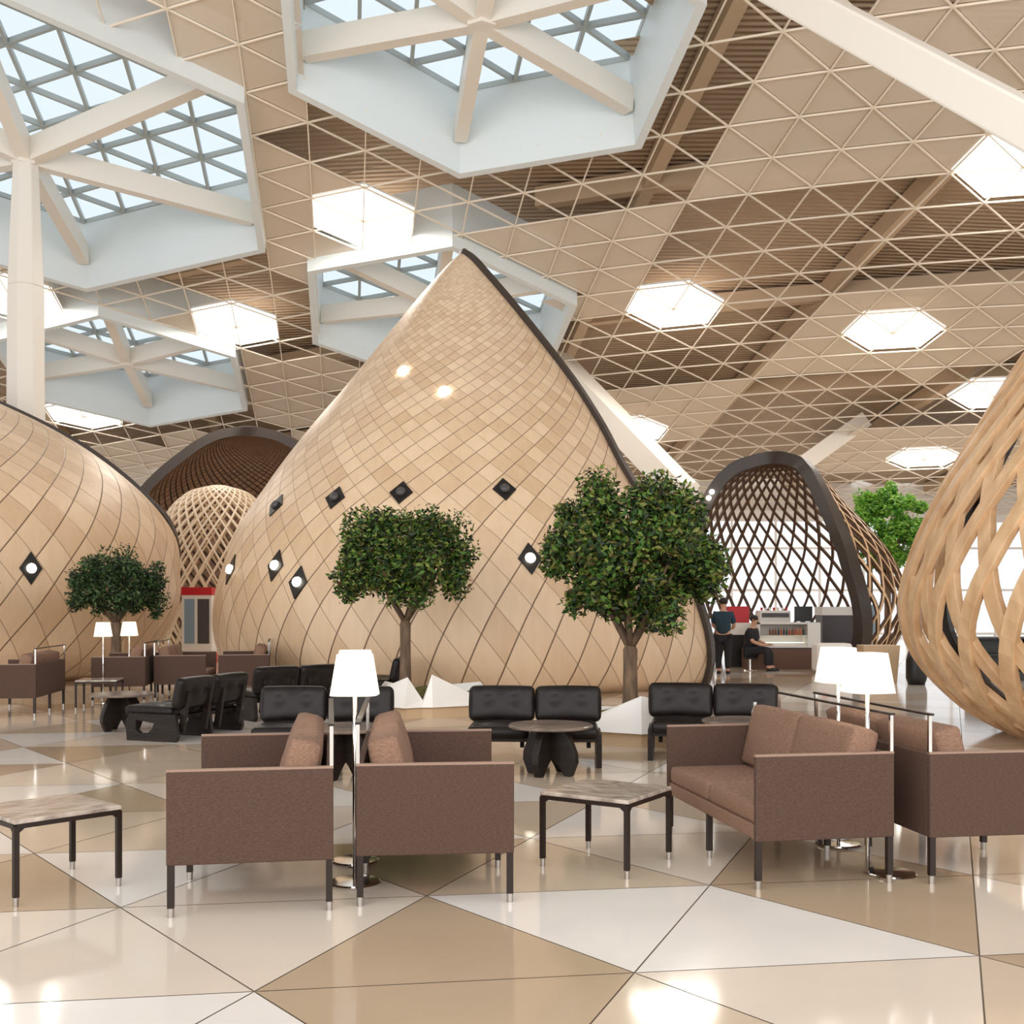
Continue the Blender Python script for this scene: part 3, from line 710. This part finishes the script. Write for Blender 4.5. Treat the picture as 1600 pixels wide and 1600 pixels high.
lamp = make_lamp(); lamp.location = (-.846, 5.86, 0); lamp['label'] = 'white-shaded chrome floor lamp in the gap between the two near left sofas'
dup(lamp, None, (-.915, 6.35, 0), R(8), 'second floor lamp hidden right behind the near left one')
lamp2 = make_lamp(.14); lamp2.location = (1.97, 6.03, 0); lamp2.rotation_euler = (0, 0, R(9)); lamp2['label'] = 'right-hand white-shaded floor lamp between the two near right sofas'
dup(lamp, None, (2.04, 6.80, 0), R(9), 'left-hand white-shaded floor lamp behind the near right sofa cushions')
dup(lamp, None, (-6.22, 16.55, 0), R(9), 'left of the two small distant floor lamps before the left tree')
dup(lamp, None, (-5.98, 17.0, 0), R(9), 'right of the two small distant floor lamps before the left tree')

# ------------------------------------------------------------------ square marble tables
def make_table(sz=.56, h=.43):
    t = thing('side_table', '', 'table', group='square marble side tables')
    a = sz/2
    MB().box(-a-.012, a+.012, -a-.012, a+.012, h-.022, h).build('table_top', M['marble'], t, bevel=.004)
    fr = MB()
    for sx, sy in ((1, 0), (-1, 0)):
        fr.box(sx*a-.015, sx*a+.015, -a, a, h-.044, h-.022)
    for sy in (1, -1): fr.box(-a, a, sy*a-.015, sy*a+.015, h-.044, h-.022)
    for sx in (1, -1):
        for sy in (1, -1):
            fr.prism([(0, 0), (.04, 0), (0, -.03)], -.012, .012, lambda u, v, w_, sx=sx, sy=sy: Vector((sx*(a-u), sy*a+w_, h-.044+v)))
            fr.prism([(0, 0), (.04, 0), (0, -.03)], -.012, .012, lambda u, v, w_, sx=sx, sy=sy: Vector((sx*a+w_, sy*(a-u), h-.044+v)))
    fr.build('frame', M['leg'], t)
    for sx in (1, -1):
        for sy in (1, -1):
            l = MB().box(sx*a-.0135, sx*a+.0135, sy*a-.0135, sy*a+.0135, .045, h-.03).build('leg', M['leg'], t)
            f = MB().cyl((sx*a, sy*a, 0), (sx*a, sy*a, .045), .013, .015, 12).build('foot_cap', M['steel'], l); f['label'] = 'short chrome foot'
    return t
tb = make_table(.54); tb.location = (.55, 6.33, 0); tb.rotation_euler = (0, 0, R(-33)); tb['label'] = 'square grey marble side table between the near left and right sofas'
dup(tb, None, (-2.48, 5.79, 0), R(47), 'square grey marble side table cut by the left edge')
dup(tb, None, (-5.95, 15.7, 0), R(10), 'small far marble side table between the distant left sofas')

# ------------------------------------------------------------------ round tables on petal legs
def make_round():
    t = thing('round_table', '', 'table', group='round tables on petal legs')
    MB().lathe([(0, .415), (.36, .415), (.375, .425), (.375, .437), (.365, .445), (0, .445)], (0, 0, 0), 48).build('table_top', M['darkstone'], t)
    for k in range(4):
        ang = R(45+90*k); prof = [(.02, .413), (.16, .413), (.21, .33), (.265, .2), (.27, .12), (.22, .0), (.16, .0), (.1, .08), (.02, .15)]
        MB().prism(prof, -.035, .035, lambda u, v, w_, a=ang: Vector((u*math.cos(a)-w_*math.sin(a), u*math.sin(a)+w_*math.cos(a), v))).build('leg', M['darkwood'], t, bevel=.008)
    return t
rt = make_round(); rt.location = (.34, 9.62, 0); rt.rotation_euler = (0, 0, R(12)); rt['label'] = 'round petal-legged table in front of the centre leather settee'
dup(rt, None, (2.12, 10.0, 0), R(30), 'round petal-legged table holding a glass bottle, behind the near right sofa')
dup(rt, None, (-1.45, 9.45, 0), R(20), 'round petal-legged table behind the near left floor lamp')
dup(rt, None, (-4.66, 13.0, 0), R(5), 'round petal-legged table left of the side-on leather settee')

# glass bottle and a coaster on the right round table
bt = thing('bottle', 'clear glass bottle standing on the right round table', 'bottle', (2.2, 9.85, .446))
MB().lathe([(0, 0), (.03, 0), (.032, .02), (.03, .09), (.014, .13), (.014, .155), (0, .155)], (0, 0, 0), 20).build('body', thru('bottle_glass', (.9, .92, .93), .45, .05), bt, smooth=True)
MB().lathe([(0, 0), (.016, 0), (.016, .018), (0, .018)], (0, 0, .155), 16).build('cap', M['chrome'], bt)
tag(MB().lathe([(0, 0), (.022, 0), (.022, .02), (0, .02)], (2.29, 9.8, .446), 14).build('small_dish', M['black']), 'tiny black dish beside the glass bottle on the right round table', 'dish')

# ------------------------------------------------------------------ leather settees
def make_settee():
    """faces -y, width along x centred, depth 0 (front) .. .68 (back)"""
    t = thing('leather_settee', '', 'settee', group='black tufted leather settees')
    W = 1.30
    for x in (-W/2+.04, 0, W/2-.04):
        bm = bmesh.new(); o1 = [(.02, 0), (.66, 0), (.69, .06), (.66, .30), (.06, .30), (.0, .22)]
        hole = [(.14, .12), (.2, .085), (.3, .09), (.36, .14), (.38, .2), (.14, .23)]
        def loop(pts):
            vs = [bm.verts.new((0, a, b)) for a, b in pts]
            return [bm.edges.new((vs[i], vs[(i+1) % len(vs)])) for i in range(len(vs))]
        es = loop(o1)+loop(hole); g = bmesh.ops.triangle_fill(bm, edges=es, use_beauty=True)
        fs = [f for f in bm.faces]
        ex = bmesh.ops.extrude_face_region(bm, geom=fs); vv = [e for e in ex['geom'] if isinstance(e, bmesh.types.BMVert)]
        bmesh.ops.translate(bm, verts=vv, vec=(.05, 0, 0)); bmesh.ops.recalc_face_normals(bm, faces=bm.faces)
        me = bpy.data.meshes.new('sled_panel'); bm.to_mesh(me); bm.free(); me.materials.append(M['darkwood'])
        o = bpy.data.objects.new('sled_panel', me); C.objects.link(o); o.parent = t; o.location = (x-.025, 0, 0)
    MB().box(-W/2+.05, W/2-.05, .03, .6, .235, .275).build('seat_frame', M['darkwood'], t)
    for k in (-1, 1):
        cx = k*W/4
        for px_ in (cx-.2, cx+.2):
            p = MB(); p.bar((px_, .665, .1), (px_, .74, .55), .04, .07, (0, -1, 0)); p.build('back_post', M['darkwood'], t)
        mx = Matrix.Translation((cx, .30, .345)) @ Matrix.Rotation(R(90), 4, 'Y')
        rbox(MB(), .11, W/2-.01, .56, .045, Matrix.Translation((cx, .27, .325)) @ Matrix.Rotation(R(90), 4, 'Z') @ Matrix.Rotation(R(90), 4, 'Y') @ Matrix.Rotation(R(90), 4, 'X'), n=26, puff=.02,
             tuft=[(a, b) for a in (-.16, .16) for b in (-.15, .15)], td=.018).build('seat_cushion', M['leather'], t, smooth=True)
        mx = Matrix.Translation((cx, .68, .53)) @ Matrix.Rotation(R(-12), 4, 'X') @ Matrix.Rotation(R(-90), 4, 'Z')
        rbox(MB(), .12, W/2-.012, .345, .05, mx, n=26, puff=.02, tuft=[(a, .03) for a in (-.13, .13)], td=.028, tw=.05).build('back_cushion', M['leather'], t, smooth=True)
    return t
st = make_settee(); st.location = (.19, 10.0, 0); st.rotation_euler = (0, 0, R(-3)); st['label'] = 'black tufted leather settee behind the centre round table, facing the camera'
dup(st, None, (1.93, 10.35, 0), R(-9), 'black tufted leather settee behind the near right sofa, facing the camera')
dup(st, None, (-1.78, 9.95, 0), R(2), 'black tufted leather settee behind the near left floor lamp')
dup(st, None, (-4.07, 12.66, 0), R(-110), 'side-on dark leather settee facing the left round table')
dup(st, None, (-3.25, 14.85, 0), R(-140), 'dark leather settee seen from behind, beyond the near left floor lamp')
dup(st, None, (-2.42, 16.8, 0), R(-90), 'farthest dark leather settee partly hidden by the near left lamp shade and the tree trunk')

# ------------------------------------------------------------------ planters and trees
def planter(name, label, loc, rz, top, base=.92, sc=1., plinth=.13):
    """top: list of (x, y, z) rim points; walls fall to a recessed plinth"""
    t = thing(name, label, 'planter', loc, rz)
    n = len(top); w = MB(); cx = sum(p[0] for p in top)/n; cy = sum(p[1] for p in top)/n
    low = [((p[0]-cx)*1.18+cx, (p[1]-cy)*1.18+cy, plinth+.02) for p in top]
    inn = [((p[0]-cx)*.82+cx, (p[1]-cy)*.82+cy, max(.2, p[2]-.12)) for p in top]
    w.add([*top, *low, *inn], [(i+n, (i+1) % n+n, (i+1) % n, i) for i in range(n)]+[(i, (i+1) % n, (i+1) % n+2*n, i+2*n) for i in range(n)]+[tuple(range(2*n-1, n-1, -1))])
    w.build('planter_wall', M['white'], t)
    pl = MB(); bs = [((p[0]-cx)*1.05+cx, (p[1]-cy)*1.05+cy) for p in top]
    pl.prism(bs, 0, plinth+.02, lambda a, b, c: Vector((a, b, c))); pl.build('plinth', M['tan'], t)
    so = MB(); so.add([((p[0]-cx)*.85+cx, (p[1]-cy)*.85+cy, .26) for p in top]+[(cx, cy, .40)], [(i, (i+1) % n, n) for i in range(n)])
    so.build('moss_mound', M['moss'], t)
    return t
planter('planter', 'white faceted planter at the foot of the centre tree', (-1.2, 15.0, 0), 0,
        [(-.6, -.35, .36), (-.17, -.72, .55), (.02, -.62, .24), (.14, -.62, .58), (.85, -.25, .20), (.75, .6, .4), (-.2, .8, .3), (-.6, .4, .42)])
planter('planter', 'white faceted planter between the centre and right leather settees', (1.42, 12.15, 0), 0,
        [(-.68, -.35, .24), (-.06, -.7, .54), (.32, -.55, .44), (.62, -.1, .3), (.55, .5, .42), (-.1, .7, .3), (-.7, .35, .34)])
def tree(loc, label, zc, rx, rz, zt, n, size, m, trunk=.085, seed=1, lean=0., flat=0., clumps=70, z0=.25):
    rg = random.Random(seed); t = thing('ficus_tree', label, 'tree', loc)
    tr = MB()
    pts = [Vector((0, 0, z0)), Vector((lean*.3, 0, z0+(zt-z0)*.5)), Vector((lean, 0, zt))]
    L0 = zt-z0; tr.lathe([(trunk*1.35, 0), (trunk*1.12, L0*.12), (trunk, L0*.4), (trunk*.95, L0*.7), (trunk*.98, L0*.95), (trunk*.6, L0*1.04)], (0, 0, z0), 14)
    tr.build('trunk', M['bark'], t, smooth=True)
    br = MB()
    for k in range(7):
        a = 2*PI*k/7+rg.random(); e = Vector((lean+math.cos(a)*rx*.55, math.sin(a)*rx*.55, zc+rg.uniform(-.1, .3)*rz)); mid = pts[2].lerp(e, .4)+Vector((0, 0, -.06)); 
        br.cyl(pts[2]-Vector((0, 0, .03)), mid, trunk*.5, trunk*.35, 8); br.cyl(mid, e, trunk*.35, trunk*.12, 8)
    br.build('branches', M['bark'], t, smooth=True)
    cl = []
    for k in range(clumps):
        while True:
            p = Vector((rg.uniform(-1, 1), rg.uniform(-1, 1), rg.uniform(-1, 1)))
            if p.length < 1 and p.length > .35 and p.z > -.8+flat: break
        p = p.normalized()*(.55+.33*rg.random()) if rg.random() < .75 else p*.7
        cl.append((Vector((lean+p.x*rx, p.y*rx, zc+p.z*rz)), rg.uniform(.14, .24)*rx))
    for k in range(9):
        a = rg.random()*2*PI; cl.append((Vector((lean+math.cos(a)*rx*.74, math.sin(a)*rx*.74, zc+rg.uniform(-.8, .55)*rz)), .15*rx))
    vs, fs = [], []
    for i in range(n):
        c, r = cl[rg.randrange(len(cl))]
        d = Vector((rg.gauss(0, 1), rg.gauss(0, 1), rg.gauss(0, 1))).normalized()
        p = c+d*r*(rg.random()**.45)*1.15
        a = Vector((rg.gauss(0, 1), rg.gauss(0, 1), rg.gauss(-.4, .6))).normalized(); b = a.cross(d+Vector((0, 0, .3))).normalized()
        s = size*rg.uniform(.7, 1.3); nn = a.cross(b)*s*.12; o = len(vs)
        vs += [p-a*s*.5, p+b*s*.28+nn, p+a*s*.6, p-b*s*.28+nn]; fs.append((o, o+1, o+2, o+3))
    mb = MB(); mb.add(vs, fs); mb.build('foliage', m, t)
    return t
tree((-1.50, 15.3, 0), 'round leafy ficus tree in the white planter, left of the two big trees', 2.16, 1.12, .80, 1.28, 15000, .075, M['leaf'], .078, 3, flat=.2)
tree((1.37, 12.6, 0), 'largest leafy ficus tree in front of the tall cocoon right flank', 2.14, 1.2, 1.0, 1.02, 22000, .075, M['leaf'], .085, 5, clumps=85)
tree((-6.62, 18.2, 0), 'dark flat-crowned ficus tree in front of the left cocoon', 1.78, .90, .66, 1.22, 10000, .065, M['leafdark'], .085, 8, flat=.3)
tree((-8.6, 16.5, 0), 'ficus tree whose leaves just enter at the left edge', 1.95, .82, .75, 1.22, 6000, .07, M['leaf'], .085, 9)
tree((11.05, 32, 0), 'bright green tree behind the cafe cocoon, far right', 3.7, 1.25, 1.5, 2.2, 14000, .12, M['leafbright'], .1, 12, z0=0.)

# ------------------------------------------------------------------ cafe
ct = thing('display_counter', 'white cafe counter with a lit case of bottles inside the open cocoon', 'counter', (6.45, 25.3, 0))
MB().box(-.95, .85, -.05, .75, 0, .48).build('plinth', M['warmfloor'], ct)
mb = MB(); mb.box(-.72, .72, 0, .6, .50, .56); mb.box(-.72, .72, 0, .6, 1.05, 1.09); mb.box(-.72, -.68, 0, .6, .5, 1.09); mb.box(.42, .72, -.02, .6, .5, 1.09); mb.box(-.7, .44, .55, .6, .5, 1.09); mb.box(-.7, .44, .02, .58, .78, .79)
mb.build('case', M['white'], ct)
MB().box(-.6, .4, .3, .34, .60, .62).build('light_strip', M['signglow'], ct)
rg = random.Random(2)
for k in range(13):
    x = 6.45-.42+k*.065; cc = [srgb(120, 70, 40), srgb(180, 80, 50), srgb(60, 60, 60), srgb(200, 110, 60)][rg.randrange(4)]
    key = 'b%d' % int(cc[0]*1000)
    if key not in M: M[key] = mat('bottle_colour', cc, .3)
    o = MB().lathe([(0, 0), (.024, 0), (.024, .1), (.011, .14), (.011, .17), (0, .17)], (x, 25.42, .792), 10).build('bottle', M[key])
    tag(o, ['leftmost','second','third','fourth','fifth','sixth','seventh','eighth','ninth','tenth','eleventh','twelfth','rightmost'][k]+' small drink bottle on the shelf of the cafe display counter, counted from the left', 'bottle', 'bottles in the cafe counter')
bc = thing('back_counter', 'long low white bar counter beside the standing man', 'counter', (5.35, 26.1, 0))
MB().box(-.2, .6, 0, .5, .78, 1.06).build('top', M['white'], bc); MB().box(-.1, .5, .1, .45, 0, .8).build('base', M['black'], bc)
tag(MB().box(5.3, 5.84, 26.75, 27.0, 0.7, 1.46).build('red_panel', M['red'], bevel=.02), 'red coffee machine panel behind the bar counter', 'machine')
cm = thing('coffee_machine', 'white and grey coffee machine with cups on top in the cafe', 'machine', (6.3, 26.35, 0))
MB().box(-.3, .45, 0, .5, .6, 1.36).build('body', M['white'], cm, bevel=.03); MB().box(-.25, .4, -.03, 0, 1.2, 1.3).build('grille', M['greydark'], cm)
for k in range(7):
    o = MB().lathe([(0, 0), (.022, 0), (.034, .07), (0, .07)], (6.08+k*.1, 26.5, 1.362), 10).build('cup', M['white' if k % 3 else 'red']); tag(o, ['leftmost','second','third','middle','fifth','sixth','rightmost'][k]+' small cup lined up on the cafe coffee machine, from the left', 'cup', 'cups on the coffee machine')
sc = thing('screen', 'black screen beside the coffee machine in the cafe', 'screen', (7.0, 26.15, 0))
MB().box(-.2, .22, 0, .06, 1.10, 1.46).build('panel', M['black'], sc); MB().box(-.04, .04, .06, .12, 0, 1.3).build('stand', M['black'], sc)
wc = thing('service_cabinet', 'dark grey service cabinet with a white top inside the cafe', 'cabinet', (7.95, 26.1, 0))
MB().box(-.5, .5, 0, .6, 0, 1.25).build('body', M['greydark'], wc); MB().box(-.52, .52, -.02, .62, 1.25, 1.45).build('top', M['white'], wc)
fz = thing('freezer', 'low white rounded chest freezer with a small red square badge', 'freezer', (7.0, 23.6, 0))
MB().box(-.38, .40, 0, .5, .04, .66).build('body', M['white'], fz, bevel=.07, seg=4); MB().box(-.27, -.15, -.006, 0, .42, .54).build('badge', M['red'], fz)
MB().box(-.3, .3, .05, .45, 0, .04).build('foot', M['black'], fz)
pn = tag(MB().box(9.25, 9.6, 28.6, 28.8, 0, 1.5).build('blue_panel', M['bluegrey']), 'narrow blue-grey upright panel behind the black arch foot', 'panel')
pd = tag(MB().prism([(-.22, 0), (.30, 0), (.36, .72), (-.36, .72)], 20.9, 21.3, lambda a, b, c: Vector((7.1+a, c, b))).build('tapered_stand', M['tan'], bevel=.01), 'tan tapered stand beside the dark bin right of the cafe', 'stand')
tag(MB().lathe([(0, 0), (.15, 0), (.19, .12), (.19, .45), (.13, .7), (0, .72)], (7.62, 20.5, 0), 24).build('waste_bin', M['black'], smooth=True), 'dark rounded bin standing right of the cafe arch', 'bin')
cb = thing('bar_cabinet', 'dark shelf cabinet seen through the near wooden lattice', 'cabinet', (9.75, 21.5, 0))
MB().box(-.6, .55, 0, .5, 0, .18).build('base', M['black'], cb); mb = MB(); mb.box(-.6, -.55, 0, .5, .18, .85); mb.box(.5, .55, 0, .5, .18, .85); mb.box(-.55, .5, .45, .5, .18, .85); mb.box(-.55, .5, 0, .46, .5, .53); mb.box(-.6, .55, 0, .5, .82, .86); mb.build('body', M['black'], cb)
# kiosk seen between the cocoons, far left
ks = thing('kiosk_stand', 'white kiosk with red bands and grey posters beneath the pale lattice dome', 'kiosk', (-8.15, 28.0, 0))
MB().box(-.35, .42, 0, .5, .25, 1.75).build('body', M['white'], ks); MB().box(-.36, .43, -.02, .51, 1.75, 1.95).build('band', M['red'], ks); MB().box(-.36, .43, -.02, .51, 0, .25).build('base', M['red'], ks)
MB().box(-.28, -.02, -.015, 0, .5, 1.65).build('poster', M['bluegrey'], ks); MB().box(.06, .36, -.015, 0, .5, 1.65).build('poster', M['greydark'], ks)

# ------------------------------------------------------------------ people
def skin(name, V, E, m, parent, root=0, sub=2):
    bm = bmesh.new(); lay = bm.verts.layers.skin.verify(); vs = []
    for i, (x, y, z, r) in enumerate(V):
        v = bm.verts.new((x, y, z)); r = r if isinstance(r, tuple) else (r, r); v[lay].radius = r; v[lay].use_root = (i == root); vs.append(v)
    for a, b in E: bm.edges.new((vs[a], vs[b]))
    me = bpy.data.meshes.new(name); bm.to_mesh(me); bm.free(); me.materials.append(m)
    o = bpy.data.objects.new(name, me); C.objects.link(o); o.parent = parent
    k = o.modifiers.new('skin', 'SKIN'); k.use_smooth_shade = True; k2 = o.modifiers.new('sub', 'SUBSURF'); k2.levels = sub; k2.render_levels = sub
    return o
def person(label, loc, rz, seated=False, shirt='teal'):
    t = thing('person', label, 'person', loc, rz)
    H = .47 if seated else .86                      # hip height
    hip = [(0, 0, H, .12)]
    if seated: legs = [(.1, -.02, H-.02, .09), (.12, -.42, H, .075), (.12, -.44, .1, .045), (.12, -.56, .04, .04)]
    else: legs = [(.09, 0, H-.08, .09), (.10, -.03, .45, .065), (.10, .02, .1, .043), (.10, -.12, .04, .038)]
    up = [(0, -.02, H+.18, .125), (0, -.05, H+.38, .145), (0, -.06, H+.5, .075), (0, -.08, H+.57, .05), (0, -.1, H+.66, .082), (0, -.11, H+.74, .075)]
    arm = [(.17, -.06, H+.44, .06), (.23, -.12, H+.2, .045), (.18, -.33, H+.12, .033), (.15, -.42, H+.12, .03)]
    V = hip+up; E = [(0, 1), (1, 2), (2, 3), (3, 4), (4, 5), (5, 6)]
    for sg in (1, -1):
        b = len(V); V += [(sg*x, y, z, r) for x, y, z, r in legs]; E += [(0, b), (b, b+1), (b+1, b+2), (b+2, b+3)]
        b = len(V); V += [(sg*x, y, z, r) for x, y, z, r in arm]; E += [(2, b), (b, b+1), (b+1, b+2), (b+2, b+3)]
        e = arm[-1]
        for f in range(4):
            q = len(V); V += [(sg*(e[0]+.012-.018*f), e[1]-.05, e[2]+.004, .009), (sg*(e[0]+.012-.018*f), e[1]-.085+.004*abs(f-1.5), e[2]-.012, .008)]; E += [(b+3, q), (q, q+1)]
        q = len(V); V += [(sg*(e[0]-.04), e[1]-.02, e[2]+.01, .01), (sg*(e[0]-.055), e[1]-.045, e[2]+.005, .009)]; E += [(b+3, q), (q, q+1)]
    skin('body', V, E, M['skin'], t)
    V = [(0, 0, H-.04, .175), (0, -.02, H+.18, .175), (0, -.05, H+.38, .19), (0, -.06, H+.47, .11)]; E = [(0, 1), (1, 2), (2, 3)]
    for sg in (1, -1):
        b = len(V); V += [(sg*arm[0][0], arm[0][1], arm[0][2], .085), (sg*.22, -.11, H+.22, .066)]; E += [(2, b), (b, b+1)]
    skin('shirt', V, E, M[shirt], t)
    V = [(0, 0, H, .145)]; E = []
    for sg in (1, -1):
        b = len(V); V += [(sg*x, y, z, r+.022) for x, y, z, r in legs[:3]]; E += [(0, b), (b, b+1), (b+1, b+2)]
    skin('trousers', V, E, M['trouser'], t)
    MB().lathe([(0, -.02), (.07, -.01), (.092, .04), (.088, .09), (.055, .125), (0, .135)], (0, -.085, H+.67), 16, sy=1.08).build('hair', M['hair'], t, smooth=True)
    hd = MB(); 
    hd.lathe([(0, -.02), (.013, -.015), (.016, .0), (.006, .02), (0, .022)], (0, -.195, H+.675), 8); hd.build('nose', M['skin'], t, smooth=True)
    for sg in (1, -1):
        MB().lathe([(0, -.009), (.009, 0), (0, .009)], (sg*.032, -.178, H+.705), 8).build('eye', M['black'], t)
        MB().lathe([(0, -.028), (.012, -.01), (.014, .012), (0, .028)], (sg*.088, -.095, H+.69), 8, sx=.6).build('ear', M['skin'], t)
        f = legs[3]; MB().lathe([(0, 0), (.05, 0), (.052, .04), (.035, .075), (0, .085)], (sg*f[0], f[1]+.04, 0), 14, sy=2.3).build('shoe', M['black'], t, smooth=True)
    return t
person('person seen from behind in a dark teal shirt and dark trousers, standing at the bar', (4.58, 23.6, 0), R(165))
person('person in dark clothes sitting on a stool under the bar counter', (5.45, 24.9, 0), R(60), True, 'trouser')
sl = thing('stool', 'dark stool under the seated person at the bar', 'stool', (5.45, 24.9, 0))
MB().lathe([(0, .26), (.16, .26), (.16, .29), (0, .29)], (0, 0, 0), 20).build('seat', M['black'], sl); MB().cyl((0, 0, .02), (0, 0, .27), .025).build('stem', M['chrome'], sl); MB().lathe([(0, 0), (.16, 0), (.15, .02), (0, .03)], (0, 0, 0), 20).build('base', M['chrome'], sl)
